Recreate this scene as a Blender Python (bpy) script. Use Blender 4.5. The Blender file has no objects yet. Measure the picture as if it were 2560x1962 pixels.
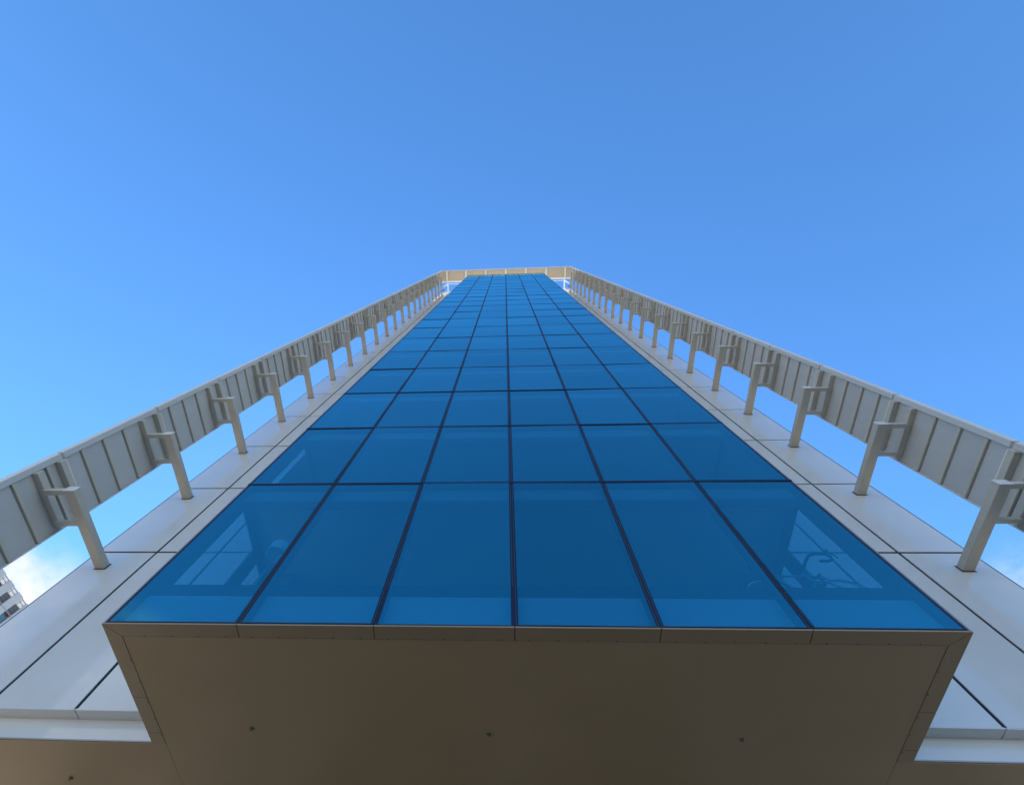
import bpy, bmesh, math, random
from mathutils import Matrix, Vector
random.seed(7)
S = bpy.context.scene
COL = S.collection

# ------------------------------------------------------------------ camera
CAM = (-0.0685, 0.0, 1.6)
yaw, pitch, roll = -0.1491, 1.1534, 0.1263
fw = Vector((math.sin(yaw)*math.cos(pitch), math.cos(yaw)*math.cos(pitch), math.sin(pitch)))
rt = Vector((math.cos(yaw), -math.sin(yaw), 0)); up = rt.cross(fw)
r2 = math.cos(roll)*rt + math.sin(roll)*up
u2 = -math.sin(roll)*rt + math.cos(roll)*up
cd = bpy.data.cameras.new('camera'); cam = bpy.data.objects.new('camera', cd); COL.objects.link(cam)
cam.matrix_world = Matrix(((r2.x, u2.x, -fw.x, CAM[0]), (r2.y, u2.y, -fw.y, CAM[1]), (r2.z, u2.z, -fw.z, CAM[2]), (0, 0, 0, 1)))
cd.sensor_width = 36; cd.sensor_fit = 'HORIZONTAL'; cd.lens = 1254.86/2560*36
cd.shift_x = (1280-1191.9)/2560; cd.shift_y = (1153.7-981)/2560
cd.clip_start = 0.05; cd.clip_end = 3000
S.camera = cam

# ------------------------------------------------------------------ sky, sun, exposure
SUN_EL, SUN_AZ = math.radians(47), math.radians(-15)      # azimuth from +Y, negative = left
W = bpy.data.worlds.new('World'); S.world = W; W.use_nodes = True
nt = W.node_tree; nt.nodes.clear(); N = nt.nodes.new; L = nt.links.new
out = N('ShaderNodeOutputWorld'); bg = N('ShaderNodeBackground'); bg.inputs['Strength'].default_value = 0.115
sky = N('ShaderNodeTexSky'); sky.sky_type = 'NISHITA'; sky.sun_disc = False
sky.sun_elevation = SUN_EL; sky.sun_rotation = SUN_AZ; sky.air_density = 1.0; sky.dust_density = 0.05; sky.ozone_density = 1.6
hs = N('ShaderNodeHueSaturation'); hs.inputs['Saturation'].default_value = 1.16; hs.inputs['Hue'].default_value = 0.498
gm = N('ShaderNodeGamma'); gm.inputs['Gamma'].default_value = 1.2
L(sky.outputs[0], gm.inputs['Color']); L(gm.outputs[0], hs.inputs['Color'])
tc = N('ShaderNodeTexCoord'); mp = N('ShaderNodeMapping'); mp.inputs['Scale'].default_value = (1, 1, 1.7)
L(tc.outputs['Generated'], mp.inputs['Vector'])
nz = N('ShaderNodeTexNoise'); nz.inputs['Scale'].default_value = 3.2; nz.inputs['Detail'].default_value = 9; nz.inputs['Roughness'].default_value = 0.6
nz.inputs['Distortion'].default_value = 0.3
mp.inputs['Location'].default_value = (4.71, 6.67, 6.04)
L(mp.outputs[0], nz.inputs['Vector'])
cr = N('ShaderNodeMapRange'); cr.interpolation_type = 'SMOOTHSTEP'
cr.inputs['From Min'].default_value = 0.44; cr.inputs['From Max'].default_value = 0.60
L(nz.outputs['Fac'], cr.inputs['Value'])
sx = N('ShaderNodeSeparateXYZ'); L(tc.outputs['Generated'], sx.inputs[0])
er = N('ShaderNodeMapRange'); er.interpolation_type = 'SMOOTHSTEP'
er.inputs['From Min'].default_value = 0.635; er.inputs['From Max'].default_value = 0.56
L(sx.outputs['Z'], er.inputs['Value'])
mu = N('ShaderNodeMath'); mu.operation = 'MULTIPLY'; L(cr.outputs[0], mu.inputs[0]); L(er.outputs[0], mu.inputs[1])
mx = N('ShaderNodeMixRGB'); mx.inputs['Color2'].default_value = (3.9, 3.95, 4.0, 1)
L(mu.outputs[0], mx.inputs['Fac']); L(hs.outputs[0], mx.inputs['Color1'])
L(mx.outputs[0], bg.inputs['Color']); L(bg.outputs[0], out.inputs['Surface'])
sd = bpy.data.lights.new('sun', 'SUN'); sd.energy = 3.8; sd.angle = math.radians(0.53); sd.color = (1.0, 0.95, 0.87)
so = bpy.data.objects.new('sun', sd); COL.objects.link(so)
sv = Vector((math.sin(SUN_AZ)*math.cos(SUN_EL), math.cos(SUN_AZ)*math.cos(SUN_EL), math.sin(SUN_EL)))
so.rotation_euler = sv.to_track_quat('Z', 'Y').to_euler(); so.location = (-40, 60, 120)
vs = S.view_settings; vs.view_transform = 'Standard'; vs.look = 'None'; vs.exposure = 1.2; vs.gamma = 1.0; vs.use_curve_mapping = False

# ------------------------------------------------------------------ materials
def mat(name, col, rough=0.5, metal=0.0, spec=0.5, coat=0.0, coat_r=0.1, var=0.0, bump=0.0, bscale=1.5, stain=0.0, sscale=2.0):
    m = bpy.data.materials.new(name); m.use_nodes = True
    t = m.node_tree; b = t.nodes['Principled BSDF']; nn = t.nodes.new; ln = t.links.new
    b.inputs['Base Color'].default_value = (*col, 1); b.inputs['Roughness'].default_value = rough
    b.inputs['Metallic'].default_value = metal; b.inputs['Specular IOR Level'].default_value = spec
    b.inputs['Coat Weight'].default_value = coat; b.inputs['Coat Roughness'].default_value = coat_r
    cur = None
    geo = nn('ShaderNodeNewGeometry')
    if stain:
        n = nn('ShaderNodeTexNoise'); n.inputs['Scale'].default_value = sscale; n.inputs['Detail'].default_value = 6; n.inputs['Roughness'].default_value = 0.62
        ln(geo.outputs['Position'], n.inputs['Vector'])
        r = nn('ShaderNodeMapRange'); r.inputs['From Min'].default_value = 0.3; r.inputs['From Max'].default_value = 0.7
        r.inputs['To Min'].default_value = 1-stain; r.inputs['To Max'].default_value = 1+stain*0.5
        ln(n.outputs['Fac'], r.inputs['Value']); cur = r.outputs[0]
    if var:
        oi = nn('ShaderNodeObjectInfo'); r = nn('ShaderNodeMapRange')
        r.inputs['To Min'].default_value = 1-var; r.inputs['To Max'].default_value = 1+var
        ln(oi.outputs['Random'], r.inputs['Value'])
        if cur is not None:
            q = nn('ShaderNodeMath'); q.operation = 'MULTIPLY'; ln(cur, q.inputs[0]); ln(r.outputs[0], q.inputs[1]); cur = q.outputs[0]
        else: cur = r.outputs[0]
    if cur is not None:
        v = nn('ShaderNodeVectorMath'); v.operation = 'SCALE'; v.inputs[0].default_value = col; ln(cur, v.inputs['Scale']); ln(v.outputs[0], b.inputs['Base Color'])
    if bump:
        n = nn('ShaderNodeTexNoise'); n.inputs['Scale'].default_value = bscale; n.inputs['Detail'].default_value = 2
        ln(geo.outputs['Position'], n.inputs['Vector'])
        bp = nn('ShaderNodeBump'); bp.inputs['Strength'].default_value = 1.0; bp.inputs['Distance'].default_value = bump
        ln(n.outputs['Fac'], bp.inputs['Height']); ln(bp.outputs[0], b.inputs['Normal']); ln(bp.outputs[0], b.inputs['Coat Normal'])
    return m

def glass_mat(name, base, edge, trans, bump=0.0016):
    m = bpy.data.materials.new(name); m.use_nodes = True; t = m.node_tree; t.nodes.clear(); nn = t.nodes.new; ln = t.links.new
    o = nn('ShaderNodeOutputMaterial'); geo = nn('ShaderNodeNewGeometry')
    n = nn('ShaderNodeTexNoise'); n.inputs['Scale'].default_value = 0.9; n.inputs['Detail'].default_value = 1
    ln(geo.outputs['Position'], n.inputs['Vector'])
    bp = nn('ShaderNodeBump'); bp.inputs['Distance'].default_value = bump; ln(n.outputs['Fac'], bp.inputs['Height'])
    lw = nn('ShaderNodeLayerWeight'); lw.inputs['Blend'].default_value = 0.5                       # facing = 1-cos
    pw = nn('ShaderNodeMath'); pw.operation = 'POWER'; pw.inputs[1].default_value = 4.0; ln(lw.outputs['Facing'], pw.inputs[0])
    cm = nn('ShaderNodeMixRGB'); cm.inputs['Color1'].default_value = (*base, 1); cm.inputs['Color2'].default_value = (*edge, 1)
    ln(pw.outputs[0], cm.inputs['Fac'])
    oi = nn('ShaderNodeObjectInfo'); vr = nn('ShaderNodeMapRange'); vr.inputs['To Min'].default_value = 0.93; vr.inputs['To Max'].default_value = 1.05
    ln(oi.outputs['Random'], vr.inputs['Value'])
    vm = nn('ShaderNodeVectorMath'); vm.operation = 'SCALE'; ln(cm.outputs[0], vm.inputs[0]); ln(vr.outputs[0], vm.inputs['Scale'])
    gl = nn('ShaderNodeBsdfGlossy'); gl.inputs['Roughness'].default_value = 0.012; ln(vm.outputs[0], gl.inputs['Color']); ln(bp.outputs[0], gl.inputs['Normal'])
    tm = nn('ShaderNodeMixRGB'); tm.inputs['Color1'].default_value = (*trans, 1); tm.inputs['Color2'].default_value = (0.02, 0.04, 0.06, 1); ln(pw.outputs[0], tm.inputs['Fac'])
    tr = nn('ShaderNodeBsdfTransparent'); ln(tm.outputs[0], tr.inputs['Color'])
    ad = nn('ShaderNodeAddShader'); ln(gl.outputs[0], ad.inputs[0]); ln(tr.outputs[0], ad.inputs[1])
    clear = nn('ShaderNodeBsdfTransparent')                                                        # leaving the sheet: tint already applied
    mix = nn('ShaderNodeMixShader'); ln(geo.outputs['Backfacing'], mix.inputs['Fac']); ln(ad.outputs[0], mix.inputs[1]); ln(clear.outputs[0], mix.inputs[2])
    ln(mix.outputs[0], o.inputs['Surface'])
    return m

M = {}
M['panel'] = mat('white_composite_panel', (0.62, 0.645, 0.675), 0.28, spec=0.5, coat=1.0, coat_r=0.05, var=0.02, bump=0.0012, bscale=0.9, stain=0.05, sscale=1.2)
M['joint'] = mat('dark_joint_sealant', (0.018, 0.024, 0.038), 0.6)
M['edge'] = mat('slate_edge_profile', (0.07, 0.09, 0.13), 0.5)
M['canopy'] = mat('cream_canopy_sheet', (0.54, 0.48, 0.385), 0.6, var=0.04)
M['blind'] = mat('grey_roller_blind', (0.16, 0.16, 0.17), 0.8, var=0.2)
M['spback'] = mat('spandrel_shadow_box', (0.46, 0.48, 0.50), 0.7)
M['bulk'] = mat('grey_bulkhead_board', (0.24, 0.25, 0.26), 0.8)
M['glass'] = glass_mat('blue_reflective_glass', (0.034, 0.245, 0.29), (0.40, 0.93, 0.98), (0.13, 0.34, 0.48))
M['sglass'] = glass_mat('side_return_glass', (0.06, 0.10, 0.12), (0.7, 0.85, 0.9), (0.42, 0.56, 0.62))
M['alu'] = mat('anodised_aluminium', (0.32, 0.31, 0.33), 0.35, metal=0.6)
M['dalu'] = mat('dark_pane_edge', (0.06, 0.08, 0.13), 0.4, metal=0.3)
M['frame'] = mat('dark_window_frame', (0.055, 0.06, 0.075), 0.45)
M['band'] = mat('navy_glazing_band', (0.004, 0.013, 0.042), 0.55, spec=0.25)
M['groove'] = mat('black_gasket', (0.02, 0.02, 0.025), 0.7)
M['soffit'] = mat('champagne_soffit_panel', (0.345, 0.250, 0.152), 0.45, spec=0.3, var=0.02, stain=0.05, sscale=0.8)
M['trim'] = mat('champagne_edge_trim', (0.28, 0.207, 0.132), 0.38, spec=0.4, var=0.03, stain=0.03)
M['tube'] = mat('warm_grey_tube_paint', (0.50, 0.475, 0.42), 0.42, spec=0.5, var=0.03, stain=0.06, sscale=3)
M['sheet'] = mat('grey_screen_sheet', (0.47, 0.485, 0.49), 0.42, spec=0.4, var=0.04, stain=0.05, sscale=2)
M['cap'] = mat('screen_edge_cap', (0.56, 0.565, 0.565), 0.4, var=0.03)
M['litedge'] = mat('cream_sunlit_edge', (0.78, 0.76, 0.64), 0.45)  # pale colour stands in for sunlight showing at the segment gaps
M['white'] = mat('white_steel_paint', (0.8, 0.8, 0.78), 0.45)
M['slab'] = mat('interior_floor_slab', (0.035, 0.035, 0.04), 0.7)
M['ceil'] = mat('interior_ceiling_board', (0.62, 0.62, 0.60), 0.8)
M['iwall'] = mat('interior_wall', (0.45, 0.44, 0.42), 0.8, var=0.1)
M['icol'] = mat('interior_column', (0.22, 0.22, 0.22), 0.7)
M['idark'] = mat('interior_dark_door', (0.08, 0.08, 0.09), 0.6)
M['roof'] = mat('pale_roof_paving', (0.6, 0.56, 0.48), 0.8, stain=0.1)
M['body'] = mat('tower_back_render', (0.55, 0.54, 0.51), 0.6, stain=0.08, sscale=0.4)
M['screw'] = mat('dark_screw_head', (0.08, 0.075, 0.07), 0.4, metal=0.5)
M['brass'] = mat('sprinkler_chrome', (0.13, 0.115, 0.09), 0.4, metal=0.3)
M['ground'] = mat('concrete_paving', (0.40, 0.325, 0.225), 0.8, stain=0.15, sscale=0.7)
M['black'] = mat('black_rubber', (0.02, 0.02, 0.02), 0.6)
M['teal'] = mat('teal_bike_paint', (0.05, 0.35, 0.36), 0.3, coat=0.5)
M['silver'] = mat('silver_metal', (0.6, 0.6, 0.6), 0.3, metal=0.8)
M['shade'] = mat('white_lamp_shade', (0.8, 0.8, 0.78), 0.7)
M['nscreen'] = mat('neighbour_white_screen', (0.8, 0.8, 0.8), 0.6)
M['nwhite'] = mat('neighbour_white_wall', (0.42, 0.45, 0.49), 0.6, var=0.02, stain=0.06, sscale=0.3)
M['ndark'] = mat('neighbour_dark_shutter', (0.10, 0.105, 0.115), 0.4)
M['nteal'] = mat('neighbour_teal_glass', (0.03, 0.16, 0.22), 0.08, spec=0.8)
M['nrail'] = mat('neighbour_grey_rail', (0.30, 0.29, 0.36), 0.5)

# ------------------------------------------------------------------ mesh helpers
WORLD = {}
CACHE = {}
def link(name, me, loc, parent):
    o = bpy.data.objects.new(name, me); COL.objects.link(o)
    loc = Vector(loc); WORLD[o.name] = loc
    if parent is not None:
        o.parent = parent; o.location = loc - WORLD[parent.name]
    else: o.location = loc
    return o
def empty(name, loc, label, cat, group=None):
    o = link(name, None, loc, None); o.empty_display_size = 0.3
    tag(o, label, cat, group); return o
def tag(o, label=None, cat=None, group=None, kind=None):
    if label: o['label'] = label
    if cat: o['category'] = cat
    if group: o['group'] = group
    if kind: o['kind'] = kind
    return o
def box_mesh(dx, dy, dz, m, bev=0.0):
    k = (round(dx, 4), round(dy, 4), round(dz, 4), m, bev)
    if k in CACHE: return CACHE[k]
    me = bpy.data.meshes.new('box'); bm = bmesh.new(); bmesh.ops.create_cube(bm, size=1)
    for v in bm.verts: v.co = (v.co.x*dx, v.co.y*dy, v.co.z*dz)
    if bev: bmesh.ops.bevel(bm, geom=bm.edges[:], offset=bev, segments=1, affect='EDGES')
    bm.to_mesh(me); bm.free(); me.materials.append(M[m]); CACHE[k] = me; return me
def box(name, x, y, z, m, parent=None, bev=0.0):
    x = sorted(x); y = sorted(y); z = sorted(z)
    return link(name, box_mesh(x[1]-x[0], y[1]-y[0], z[1]-z[0], m, bev), ((x[0]+x[1])/2, (y[0]+y[1])/2, (z[0]+z[1])/2), parent)
def join_boxes(name, boxes, m, origin, parent=None, bev=0.0):
    bm = bmesh.new()
    for x, y, z in boxes:
        x = sorted(x); y = sorted(y); z = sorted(z)
        r = bmesh.ops.create_cube(bm, size=1)['verts']
        for v in r:
            v.co = ((x[0]+x[1])/2+v.co.x*(x[1]-x[0])-origin[0], (y[0]+y[1])/2+v.co.y*(y[1]-y[0])-origin[1], (z[0]+z[1])/2+v.co.z*(z[1]-z[0])-origin[2])
    me = bpy.data.meshes.new(name); bm.to_mesh(me); bm.free(); me.materials.append(M[m])
    return link(name, me, origin, parent)
def tube_path(bm, pts, r, n=10, o=(0, 0, 0), closed=False):
    pts = [Vector(p)-Vector(o) for p in pts]; rings = []
    for i, p in enumerate(pts):
        a = pts[i-1] if (i > 0 or closed) else p; b = pts[(i+1) % len(pts)] if (i < len(pts)-1 or closed) else p
        d = (b-a).normalized(); ref = Vector((0, 0, 1)) if abs(d.z) < 0.9 else Vector((1, 0, 0))
        u = d.cross(ref).normalized(); v = d.cross(u)
        rr = r[i] if isinstance(r, (list, tuple)) else r
        rings.append([bm.verts.new(p+rr*(math.cos(t)*u+math.sin(t)*v)) for t in [2*math.pi*k/n for k in range(n)]])
    m = len(rings)
    for i in range(m if closed else m-1):
        A, B = rings[i], rings[(i+1) % m]
        for k in range(n): bm.faces.new((A[k], A[(k+1) % n], B[(k+1) % n], B[k]))
    if not closed: bm.faces.new(rings[0]); bm.faces.new(rings[-1])
def tube_obj(name, paths, m, origin, parent=None, n=10):
    bm = bmesh.new()
    for p, r, c in paths: tube_path(bm, p, r, n, origin, c)
    bmesh.ops.recalc_face_normals(bm, faces=bm.faces[:])
    me = bpy.data.meshes.new(name); bm.to_mesh(me); bm.free(); me.materials.append(M[m]); me.shade_smooth()
    return link(name, me, origin, parent)
def circ(c, r, ax, n=40, a0=0, a1=2*math.pi):
    P = []
    for k in range(n):
        t = a0+(a1-a0)*k/n
        if ax == 'y': P.append((c[0]+r*math.cos(t), c[1], c[2]+r*math.sin(t)))
        else: P.append((c[0]+r*math.cos(t), c[1]+r*math.sin(t), c[2]))
    return P

# ------------------------------------------------------------------ the setting
bm = bmesh.new(); bmesh.ops.create_grid(bm, x_segments=8, y_segments=8, size=1200)
me = bpy.data.meshes.new('ground'); bm.to_mesh(me); bm.free(); me.materials.append(M['ground'])
g = link('ground', me, (0, 0, 0), None); tag(g, 'pale concrete paving around the tower', kind='structure')

# ------------------------------------------------------------------ the tower
GY = 3.945; HW = 4.8; Z0 = 6.003; Z1 = 9.652; FH = 3.0; NF = 21
WY = 5.79; XO = 8.79; V1 = 7.49; V2 = 6.13; PB = 6.34; J0 = 10.21; WTOP = 70.21; BACK = 24.0
ROWS = [(Z0, Z1)] + [(Z1+FH*k, Z1+FH*(k+1)) for k in range(NF-1)]
GTOP = ROWS[-1][1]
tower = empty('tower', (0, 14, 0), 'tall tower with a blue glass front between white panel walls and finned screens', 'building')

# structural body behind everything; rear block widened, unseen, to shade the screens
box('rear_shade_block', (-12.4, 12.4), (9.0, BACK), (6.05, WTOP-0.3), 'body', tower)
box('core_wall', (-XO+0.3, XO-0.3), (8.55, 8.98), (6.05, WTOP-0.3), 'body', tower)
join_boxes('joint_backing', [((s*HW, s*(XO-0.03)), (WY+0.026, WY+0.18), (6.37, WTOP-0.05)) for s in (-1, 1)], 'joint', (0, WY, 38), tower)
join_boxes('side_wall', [((s*(XO-0.24), s*(XO-0.04)), (WY+0.19, 8.6), (6.05, WTOP-0.1)) for s in (-1, 1)], 'body', (0, 7, 38), tower)

# white composite panels
JZ = [PB]+[J0+FH*k for k in range(NF)]
g2 = 0.027
for s in (-1, 1):
    for a, b in ((XO, V1), (V1, V2), (V2, HW)):
        for k in range(len(JZ)-1):
            z0, z1 = JZ[k]+(g2 if k else 0), JZ[k+1]-g2
            xa = s*(a-(0 if a == XO else g2)); xb = s*(b+(g2 if b != HW else 0.0))
            o = box('wall_panel', (xa, xb), (WY, WY+0.022), (z0, z1), 'panel', tower, 0.004)
            o.rotation_euler = (random.gauss(0, 0.0006), 0, random.gauss(0, 0.0008))
for s in (-1, 1):
    for a, b in ((XO, V1), (V1, V2), (V2, HW+0.03)):
        box('ledge_return', (s*(a-(0 if a == XO else 0.008)), s*(b+0.008)), (WY+0.003, 5.974), (PB-0.012, PB+0.012), 'panel', tower)
# thin dark edge profile along the outer corner
join_boxes('corner_profile', [((s*(XO+0.001), s*(XO+0.032)), (WY+0.004, WY+0.10), (PB, WTOP)) for s in (-1, 1)], 'edge', (0, WY, 38), tower)

# ---- glass front: panes, each with its thin aluminium edge
def ring_mesh(w, h, t, d, m):
    me = bpy.data.meshes.new('pane_edge'); bm = bmesh.new()
    for cx, cz, sx_, sz_ in ((-w/2+t/2, 0, t, h), (w/2-t/2, 0, t, h), (0, -h/2+t/2, w-2*t, t), (0, h/2-t/2, w-2*t, t)):
        for v in bmesh.ops.create_cube(bm, size=1)['verts']: v.co = (cx+v.co.x*sx_, v.co.y*d, cz+v.co.z*sz_)
    bm.to_mesh(me); bm.free(); me.materials.append(M[m]); return me
GAP = 0.024; GAPX = 0.040
rings = {}
for r, (a, b) in enumerate(ROWS):
    for c in range(6):
        x0 = -HW+1.6*c+GAPX; x1 = x0+1.6-2*GAPX
        p = box('glass_pane', (x0, x1), (GY, GY+0.022), (a+GAP, b-GAP), 'glass', tower)
        p.rotation_euler = (random.gauss(0, 0.0025), 0, random.gauss(0, 0.0025))
        k = round(b-a, 3)
        if k not in rings: rings[k] = ring_mesh(1.6-0.030, b-a-0.060, 0.0055, 0.012, 'dalu')
        link('pane_edge', rings[k], WORLD[p.name]+Vector((0, -0.006, 0)), p)
# mullions behind the glass and black gaskets between the panes
for c in range(7):
    x = -HW+1.6*c
    if 0 < c < 6:
        box('mullion', (x-0.045, x+0.045), (GY+0.028, GY+0.15), (Z0+0.02, GTOP-0.02), 'frame', tower)
        box('gasket', (x-0.039, x+0.039), (GY+0.004, GY+0.027), (Z0, GTOP), 'band', tower)
    else:
        q = 1 if c == 0 else -1
        box('gasket', (x, x+q*0.039), (GY+0.004, GY+0.027), (Z0, GTOP), 'band', tower)
for r, (a, b) in enumerate(ROWS[1:]):
    box('transom', (-HW+0.02, HW-0.02), (GY+0.029, GY+0.13), (a-0.035, a+0.035), 'frame', tower)
    box('transom_gasket', (-HW-0.02, HW+0.02), (GY-0.008, GY+0.026), (a-0.027, a+0.027), 'band', tower)
box('sill_frame', (-HW+0.02, HW-0.02), (GY+0.03, GY+0.13), (Z0+0.002, Z0+0.05), 'frame', tower)
# corners and side returns of the glass box
for s in (-1, 1):
    box('corner_post', (s*(HW-0.055), s*(HW-0.012)), (GY+0.03, GY+0.30), (Z0+0.01, GTOP), 'frame', tower)
    box('corner_trim', (s*(HW+0.001), s*(HW+0.022)), (GY-0.004, GY+0.05), (Z0, GTOP), 'alu', tower)
    box('side_jamb', (s*(HW-0.05), s*(HW-0.011)), (5.07, 5.36), (Z0+0.01, GTOP), 'frame', tower)
    box('end_jamb', (s*(HW-0.05), s*(HW-0.011)), (5.66, WY+0.06), (Z0+0.01, GTOP), 'frame', tower)
    for a, b in ROWS:
        box('side_pane', (s*(HW-0.010), s*HW), (GY+0.055, WY-0.005), (a+GAP, b-GAP), 'sglass', tower)
        box('spandrel_board', (s*(HW-0.04), s*(HW-0.012)), (GY+0.31, 5.65), (b-0.42, b), 'frame', tower)
# coping above the glass
box('coping', (-HW-0.03, HW+0.03), (GY-0.02, WY), (GTOP+0.005, GTOP+0.35), 'edge', tower)

# ---- interiors: slab, ceiling bulkhead, columns, back wall on every storey
for k in range(NF):
    zf = 6.74+FH*k
    box('floor_slab', (-HW+0.06, HW-0.06), (GY+0.305, 8.5), (zf-0.24, zf), 'slab', tower)
    box('ceiling', (-HW+0.06, HW-0.06), (4.26, 8.5), (zf+2.70, zf+2.755), 'ceil', tower)
    box('bulkhead', (-HW+0.06, HW-0.06), (GY+0.155, 4.25), (zf+2.49, zf+2.755), 'bulk', tower)
    box('interior_wall', (-HW+0.06, HW-0.06), (8.0, 8.2), (zf+0.002, zf+2.698), 'iwall', tower)
    for s in (-1, 1):
        box('cross_wall', (s*(HW-0.07), s*(HW-0.23)), (WY+0.07, 7.99), (zf+0.002, zf+2.698), 'iwall', tower)
        if k < 4: box('column', (s*(HW-0.60), s*(HW-0.25)), (5.75, 6.10), (zf+0.001, zf+2.699), 'icol', tower)
    box('shadow_box', (-HW+0.06, HW-0.06), (GY+0.135, GY+0.15), ((Z0+0.05 if k == 0 else zf-0.50), zf-0.075), 'spback' if k == 0 else 'bulk', tower)
    box('floor_kerb', (-HW+0.06, HW-0.06), (GY+0.152, GY+0.30), (zf-0.07, zf+0.18), 'slab', tower)
    for s in (-1, 1):
        if k == 0: box('side_closure', (s*(HW-0.055), s*(HW-0.012)), (GY+0.31, 5.65), (Z0+0.012, zf), 'spback', tower)
        else: box('roller_blind', (s*(HW-0.075), s*(HW-0.06)), (4.36 if (k, s) == (1, -1) else GY+0.17, 5.66), (zf+0.01, zf+2.48), 'blind', tower)
    if k < 3:
        box('inner_door', (-4.2, -3.2), (7.94, 7.995), (zf+0.003, zf+2.1), 'idark', tower)
        box('inner_door', (0.6, 1.6), (7.94, 7.995), (zf+0.003, zf+2.1), 'idark', tower)

# ---- underside of the glass box: edge trim, soffit, screws, sprinklers
TI = 0.1875; tz = (Z0-0.022, Z0-0.001)
def quad_prism(name, pts, z0, z1, m, parent):
    bm = bmesh.new(); c = Vector((sum(p[0] for p in pts)/len(pts), sum(p[1] for p in pts)/len(pts), (z0+z1)/2))
    lo = [bm.verts.new((p[0]-c.x, p[1]-c.y, z0-c.z)) for p in pts]; hi = [bm.verts.new((p[0]-c.x, p[1]-c.y, z1-c.z)) for p in pts]
    bm.faces.new(lo[::-1]); bm.faces.new(hi); n = len(pts)
    for i in range(n): bm.faces.new((lo[i], lo[(i+1) % n], hi[(i+1) % n], hi[i]))
    bmesh.ops.recalc_face_normals(bm, faces=bm.faces[:])
    me = bpy.data.meshes.new(name); bm.to_mesh(me); bm.free(); me.materials.append(M[m]); return link(name, me, c, parent)
e = 0.005; OX = HW+0.022; OY = GY-0.006
for c in range(6):
    xa = -HW+1.6*c+e; xb = -HW+1.6*(c+1)-e; ia, ib = xa, xb
    if c == 0: xa = -OX+e; ia = -OX+TI+e
    if c == 5: xb = OX-e; ib = OX-TI-e
    quad_prism('edge_trim', [(xa, OY), (xb, OY), (ib, OY+TI), (ia, OY+TI)], *tz, 'trim', tower)
SJ = [OY, 5.12, 5.757, 5.972]
for s in (-1, 1):
    for i in range(3):
        y0, y1 = SJ[i]+(0.004 if i else 0.0), SJ[i+1]-0.003
        if i == 0: pts = [(s*OX, y0+e), (s*OX, y1), (s*(OX-TI), y1), (s*(OX-TI), y0+TI+e)]
        else: pts = [(s*OX, y0), (s*OX, y1), (s*(OX-TI), y1), (s*(OX-TI), y0)]
        quad_prism('edge_trim', pts, tz[0], tz[1], 'trim', tower)
sof = box('soffit', (-OX+TI+0.006, OX-TI-0.006), (OY+TI+0.006, 12.0), (Z0-0.018, Z0+0.01), 'soffit', tower)
for s in (-1, 1):
    ssf = box('soffit', (s*(OX-TI+0.002), s*XO), (5.98, 12.0), (Z0-0.014, Z0+0.01), 'soffit', tower)
    if s < 0: sof_l = ssf
box('soffit_backing', (-OX+0.01, OX-0.01), (OY+0.02, 12.0), (Z0+0.0105, Z0+0.012), 'groove', tower)
# lower white strip under the panel ledge, and its thin lip
for s in (-1, 1):
    box('lower_strip', (s*(HW+0.025), s*XO), (5.975, 6.02), (Z0+0.012, PB-0.002), 'panel', tower)
    box('drip_lip', (s*(HW+0.03), s*XO), (5.966, 5.974), (Z0-0.004, Z0+0.016), 'alu', tower)
bm = bmesh.new(); bmesh.ops.create_cone(bm, cap_ends=True, segments=10, radius1=0.008, radius2=0.006, depth=0.006)
scr = bpy.data.meshes.new('screw'); bm.to_mesh(scr); bm.free(); scr.materials.append(M['screw'])
x = -4.34
while x < 4.5:
    link('screw', scr, (x, OY+TI-0.012, tz[0]-0.003), sof); x += 0.3215
for s in (-1, 1):
    for y in (4.5, 4.85, 5.2, 5.5, 5.8): link('screw', scr, (s*(OX-TI+0.012), y, tz[0]-0.003), sof)
def sprinkler(x, y, parent):
    bm = bmesh.new()
    bmesh.ops.create_cone(bm, cap_ends=True, segments=20, radius1=0.036, radius2=0.042, depth=0.012)
    me = bpy.data.meshes.new('sprinkler_head'); 
    r = bmesh.ops.create_cone(bm, cap_ends=True, segments=12, radius1=0.010, radius2=0.014, depth=0.02)['verts']
    for v in r: v.co.z -= 0.014
    r = bmesh.ops.create_cone(bm, cap_ends=True, segments=16, radius1=0.024, radius2=0.020, depth=0.005)['verts']
    for v in r: v.co.z -= 0.026
    bm.to_mesh(me); bm.free(); me.materials.append(M['brass'])
    o = link('sprinkler_head', me, (x, y, Z0-0.022), parent); o.scale = (0.8, 0.8, 0.8)
for x in (-3.388, -0.328, 2.741): sprinkler(x, 5.638, sof)
sprinkler(-6.262, 6.73, sof_l)

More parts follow.
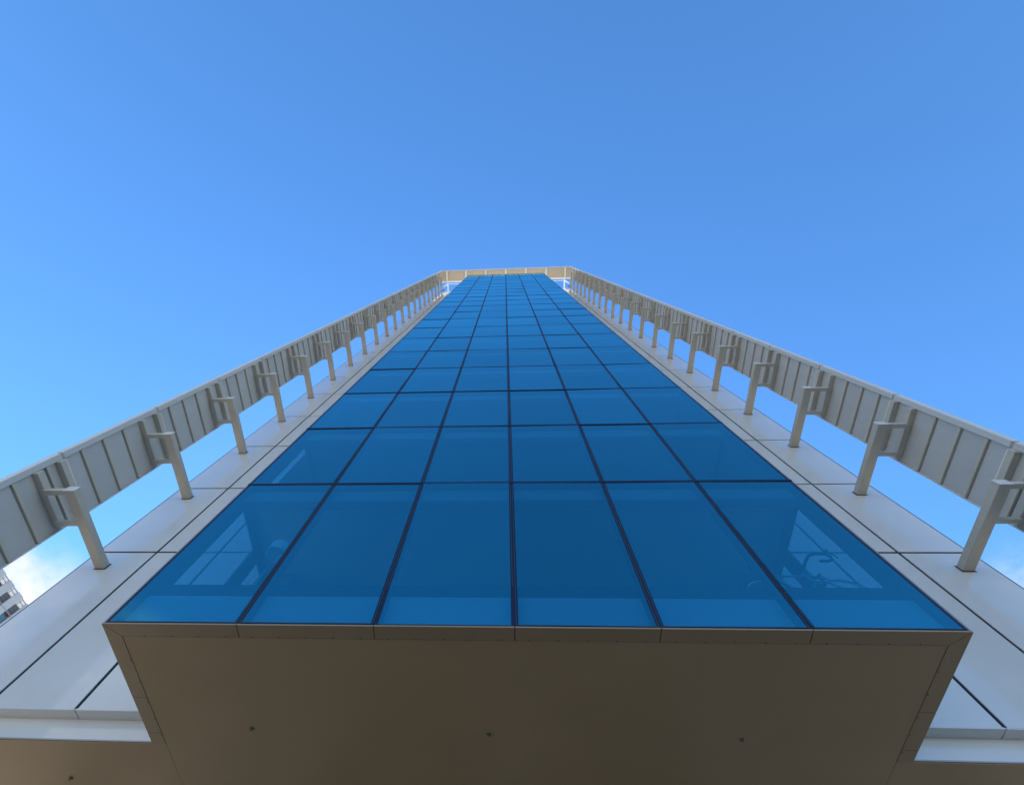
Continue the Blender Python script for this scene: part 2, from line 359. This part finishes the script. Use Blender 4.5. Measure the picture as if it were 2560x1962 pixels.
# ---- the finned screens, one storey-high segment after another
FX = 9.0; FY0, FY1 = 3.715, 4.985
TOPZ = 75.3
def segment(s, z0, z1, seams, ribs):
    X = lambda d: s*(FX-d)           # d = metres inwards from the sheet's inner face
    seg = box('screen_segment', (X(-0.035), X(-0.075)), (FY0+0.01, FY1-0.01), (z0, z1), 'sheet', tower)
    cuts = sorted([z0]+seams+[z1])
    for a, b in zip(cuts[:-1], cuts[1:]):
        box('screen_sheet', (X(0), X(-0.03)), (FY0, FY1-0.02), (a+(0.013 if a in seams else 0), b), 'sheet', seg)
    for q in seams:
        box('batten', (X(0.05), X(-0.002)), (FY0, FY1-0.03), (q+0.014, q+0.088), 'tube', seg, 0.005)
    for q in ribs:
        box('screen_rib', (X(0.135), X(0.004)), (FY0-0.01, FY1-0.09), (q, q+0.135), 'tube', seg, 0.004)
    if len(ribs) > 1: box('lit_end_strip', (X(0.128), X(0.006)), (FY0, FY1-0.1), (ribs[1]+0.137, min(ribs[1]+0.158, z1-0.002)), 'litedge', seg)  # added strip, its cream colour imitates the sunlit segment edge
    box('edge_cap', (X(0.055), X(-0.085)), (FY0-0.135, FY0-0.012), (z0+0.005, z1-0.005), 'cap', seg, 0.006)
    box('inner_lip', (X(0.03), X(-0.08)), (FY1-0.018, FY1+0.012), (z0, z1-0.01), 'cap', seg, 0.003)
for s in (-1, 1):
    for k in range(-1, 22):
        z0 = 10.44+FH*k; z1 = z0+FH-0.045
        if k == 21: z1 = TOPZ
        if k == -1: segment(s, 6.4, z1, [6.75, 7.37, 7.99, 8.62, 9.24, 9.98], [9.70, 10.235]); continue
        sm = [10.86+FH*k, 11.48+FH*k, 12.11+FH*k]; rb = [12.70+FH*k, 13.235+FH*k]
        segment(s, z0, z1, [q for q in sm if q < z1-0.1], [q for q in rb if q < z1-0.13])
# brackets
for s in (-1, 1):
    for k in range(0, 21):
        zb = 9.605+FH*k; X = lambda v: s*v
        br = box('bracket', (X(8.195), X(8.405)), (4.03, WY-0.006), (zb, zb+0.155), 'tube', tower, 0.008)
        box('bracket_arm', (X(8.406), X(8.863)), (4.03, 4.13), (zb+0.03, zb+0.125), 'tube', br, 0.004)
        box('bracket_arm', (X(8.406), X(8.863)), (4.72, 4.81), (zb+0.03, zb+0.125), 'tube', br, 0.004)
        box('end_plate', (X(8.18), X(8.415)), (4.018, 4.029), (zb-0.01, zb+0.168), 'cap', br)
        box('base_plate', (X(8.175), X(8.425)), (WY-0.0055, WY-0.001), (zb-0.02, zb+0.175), 'frame', br)
# ---- the ribbon over the top
SEP = [-9.0, -8.1, -5.48, -2.74, 0.03, 2.76, 5.53, 8.1, 9.0]
for a, b in zip(SEP[:-1], SEP[1:]):
    cp = box('canopy_panel', (a+0.02, b-0.02), (FY0-0.1, FY1-0.12), (TOPZ+0.06, TOPZ+0.2), 'canopy', tower)
    n = max(2, round((b-a)/0.45))
    for i in range(1, n):
        x = a+(b-a)*i/n
        box('batten', (x-0.04, x+0.04), (FY0-0.08, FY1-0.13), (TOPZ+0.02, TOPZ+0.058), 'canopy', cp)
for x in SEP[1:-1]:
    box('canopy_rib', (x-0.09, x+0.09), (FY0-0.13, FY1-0.05), (TOPZ-0.14, TOPZ+0.055), 'white', tower)
box('canopy_edge', (-9.07, 9.07), (FY0-0.22, FY0-0.135), (TOPZ-0.02, TOPZ+0.3), 'cap', tower)
box('canopy_beam', (-8.9, 8.9), (FY1-0.115, FY1+0.1), (TOPZ+0.02, TOPZ+0.28), 'white', tower)
for s in (-1, 1):
    box('roof_post', (s*8.02, s*8.14), (5.2, 5.32), (WTOP-0.4, TOPZ+0.1), 'white', tower)
    box('roof_post', (s*8.45, s*8.65), (5.9, 6.2), (WTOP-0.4, TOPZ-1), 'frame', tower)
    box('roof_rail', (s*5.0, s*8.02), (5.22, 5.30), (TOPZ-0.4, TOPZ-0.3), 'white', tower)
    box('roof_strut', (s*8.0, s*8.16), (FY1+0.1, 12), (TOPZ+0.1, TOPZ+0.25), 'white', tower)
box('roof', (-XO+0.06, XO-0.06), (WY+0.2, BACK-0.05), (WTOP-0.28, WTOP-0.12), 'roof', tower)
# ground-floor lobby set back under the soffit
for x in (-8.2, -4.1, 0.0, 4.1, 8.2): box('lobby_column', (x-0.35, x+0.35), (9.0, 9.7), (0.0, Z0-0.02), 'body', tower, 0.03)
for i in range(8):
    x = -8.7+17.4/8*i
    box('lobby_panel', (x+0.03, x+17.4/8-0.03), (12.0, 12.15), (0.0, Z0+0.3), 'idark' if 1 < i < 6 else 'body', tower)

# ------------------------------------------------------------------ bicycle behind the lowest glass, right corner
BY = 4.32; FZ = 6.742
bike = empty('bicycle', (3.75, BY, FZ), 'teal drop-bar bicycle behind the lowest glass near the right corner', 'bicycle')
wr = 0.315; fx, rx = 4.34, 3.34; hz = FZ+wr
tube_obj('frame', [([(3.98, BY, FZ+0.72), (3.50, BY, FZ+0.70)], 0.017, False), ([(4.03, BY, FZ+0.58), (3.80, BY, FZ+0.27)], 0.02, False),
    ([(3.50, BY, FZ+0.76), (3.80, BY, FZ+0.27)], 0.016, False), ([(3.51, BY, FZ+0.68), (rx, BY, hz)], 0.010, False),
    ([(3.80, BY, FZ+0.27), (rx, BY, hz)], 0.010, False), ([(3.96, BY, FZ+0.78), (4.04, BY, FZ+0.55)], 0.024, False)], 'teal', (3.75, BY, FZ+0.5), bike)
tube_obj('fork', [([(4.04, BY+s*0.02, FZ+0.56), (4.12, BY+s*0.055, FZ+0.52), (fx, BY+s*0.055, hz)], [0.014, 0.014, 0.010], False) for s in (-1, 1)], 'teal', (4.15, BY, FZ+0.45), bike)
hb = []
for s in (-1, 1):
    y = BY+s*0.2
    hb.append(([(4.06, BY, FZ+0.92), (4.07, BY+s*0.12, FZ+0.925), (4.09, y-s*0.01, FZ+0.93), (4.20, y, FZ+0.955), (4.31, y, FZ+0.95), (4.36, y, FZ+0.89), (4.34, y, FZ+0.82), (4.27, y, FZ+0.78), (4.16, y, FZ+0.785)], 0.021, False))
    hb.append(([(4.31, y, FZ+0.96), (4.36, y, FZ+1.0), (4.385, y, FZ+1.04)], [0.02, 0.022, 0.016], False))
    hb.append(([(4.37, y, FZ+0.99), (4.42, y, FZ+0.92), (4.43, y, FZ+0.85)], 0.008, False))
hb.append(([(3.955, BY, FZ+0.79), (3.95, BY, FZ+0.88), (4.06, BY, FZ+0.92)], 0.018, False))
tube_obj('handlebar', hb, 'black', (4.1, BY, FZ+0.9), bike)
tube_obj('saddle', [([(3.34, BY, FZ+0.93), (3.45, BY, FZ+0.94), (3.62, BY, FZ+0.93)], [0.065, 0.05, 0.018], False), ([(3.50, BY, FZ+0.74), (3.47, BY, FZ+0.93)], 0.013, False)], 'black', (3.48, BY, FZ+0.9), bike)
tube_obj('crank', [(circ((3.80, BY-0.05, FZ+0.27), 0.085, 'y', 24), 0.008, True), ([(3.80, BY-0.06, FZ+0.27), (3.92, BY-0.07, FZ+0.16)], 0.011, False), ([(3.80, BY+0.06, FZ+0.27), (3.68, BY+0.07, FZ+0.38)], 0.011, False)], 'silver', (3.80, BY, FZ+0.27), bike)
for cx in (fx, rx):
    w = tube_obj('wheel', [(circ((cx, BY, hz), wr-0.03, 'y'), 0.011, True), ([(cx, BY-0.05, hz), (cx, BY+0.05, hz)], 0.02, False)] +
        [([(cx, BY+0.02*(-1)**k, hz), (cx+(wr-0.03)*math.cos(k*math.pi/8), BY, hz+(wr-0.03)*math.sin(k*math.pi/8))], 0.0015, False) for k in range(16)], 'silver', (cx, BY, hz), bike, 8)
    tube_obj('tyre', [(circ((cx, BY, hz), wr-0.014, 'y'), 0.014, True)], 'black', (cx, BY, hz), w, 8)

# floor lamp with a white drum shade behind the lowest glass, left corner
lx, ly = -3.87, 4.60
lamp = empty('floor_lamp', (lx, ly, 6.742), 'white drum-shaded floor lamp behind the lowest glass near the left corner', 'lamp')
tube_obj('lamp_stand', [([(lx, ly, 6.744), (lx, ly, 8.6)], 0.014, False), (circ((lx, ly, 6.757), 0.12, 'z', 24), 0.014, True)], 'silver', (lx, ly, 7.3), lamp)
bm = bmesh.new(); n = 32; V = []
for rr, zz in ((0.175, -0.11), (0.165, 0.11), (0.155, 0.11), (0.165, -0.11)):
    V.append([bm.verts.new((rr*math.cos(2*math.pi*k/n), rr*math.sin(2*math.pi*k/n), zz)) for k in range(n)])
for i in range(4):
    for k in range(n): bm.faces.new((V[i][k], V[i][(k+1) % n], V[(i+1) % 4][(k+1) % n], V[(i+1) % 4][k]))
bmesh.ops.recalc_face_normals(bm, faces=bm.faces[:])
me = bpy.data.meshes.new('lamp_shade'); bm.to_mesh(me); bm.free(); me.materials.append(M['shade'])
link('lamp_shade', me, (lx, ly, 8.46), lamp)

# ------------------------------------------------------------------ neighbouring apartment tower, far left
ang = math.atan2(1.7, 9.0)
A = Vector((-100.4, 56.7, 0)); nroot = empty('apartment_tower', (0, 0, 0), 'white apartment tower with dark windows behind the screen at far left', 'building')
NT = 79.6; BP = 3.0; nf = 23; nb = 8
# local frame: u along the facade (towards B), v = depth away from us, z up
def nb_box(name, u, v, z, m, parent=None): return box(name, v, u, z, m, parent or nroot)   # local x = depth (negative = back), local y = along
nb_box('main_block', (-6.2, 20), (-16, -1.2), (0, NT-0.9), 'nwhite')
# recess bays start at u = 0.9 + 3k - 2*3
U0 = 0.95-2*BP; RW = 1.5
for i in range(nb):
    u = U0+BP*i
    nb_box('pier', (u+RW, u+BP), (-1.19, 0.0), (0, NT-0.05), 'nwhite')
    nb_box('roof_rail', (u+0.0, u+RW), (-0.12, -0.02), (NT-0.40, NT-0.22), 'nrail')
    nb_box('roof_rail', (u+0.0, u+RW), (-0.12, -0.02), (NT-1.0, NT-0.93), 'nrail')
    nb_box('rail_post', (u+0.30, u+0.37), (-0.14, -0.02), (NT-1.6, NT-0.2), 'nrail')
    for a, b in ((NT-0.92, NT-0.42), (NT-1.58, NT-1.02)): nb_box('roof_screen', (u+0.02, u+RW-0.02), (-0.30, -0.2), (a, b), 'nscreen')
    for f in range(nf):
        zt = NT-1.6-3.4*f
        if f == 0:
            nb_box('window', (u+0.02, u+RW-0.01), (-0.55, -0.45), (zt-2.2, zt), 'ndark')
            for t in (0.75, 1.45): nb_box('window_bar', (u+0.02, u+RW-0.02), (-0.449, -0.40), (zt-t-0.05, zt-t), 'frame')
        else: nb_box('window', (u+0.02, u+RW-0.01), (-0.55, -0.45), (zt-2.6, zt+0.5), 'nteal')
        if f: nb_box('spandrel', (u+0.01, u+RW-0.005), (-0.5, -0.1), (zt-2.88, zt-2.61), 'nrail')
for f in range(nf):
    zt = NT-1.6-3.4*f
    nb_box('slab_edge', (-6.3, 19), (0.001, 0.06), (zt-2.42, zt-2.30), 'nrail')
nroot.location = A; nroot.rotation_euler = (0, 0, -ang)

# ------------------------------------------------------------------ render defaults
S.render.engine = 'CYCLES'; S.cycles.max_bounces = 10; S.cycles.transparent_max_bounces = 24
S.render.resolution_x = 1024; S.render.resolution_y = 784
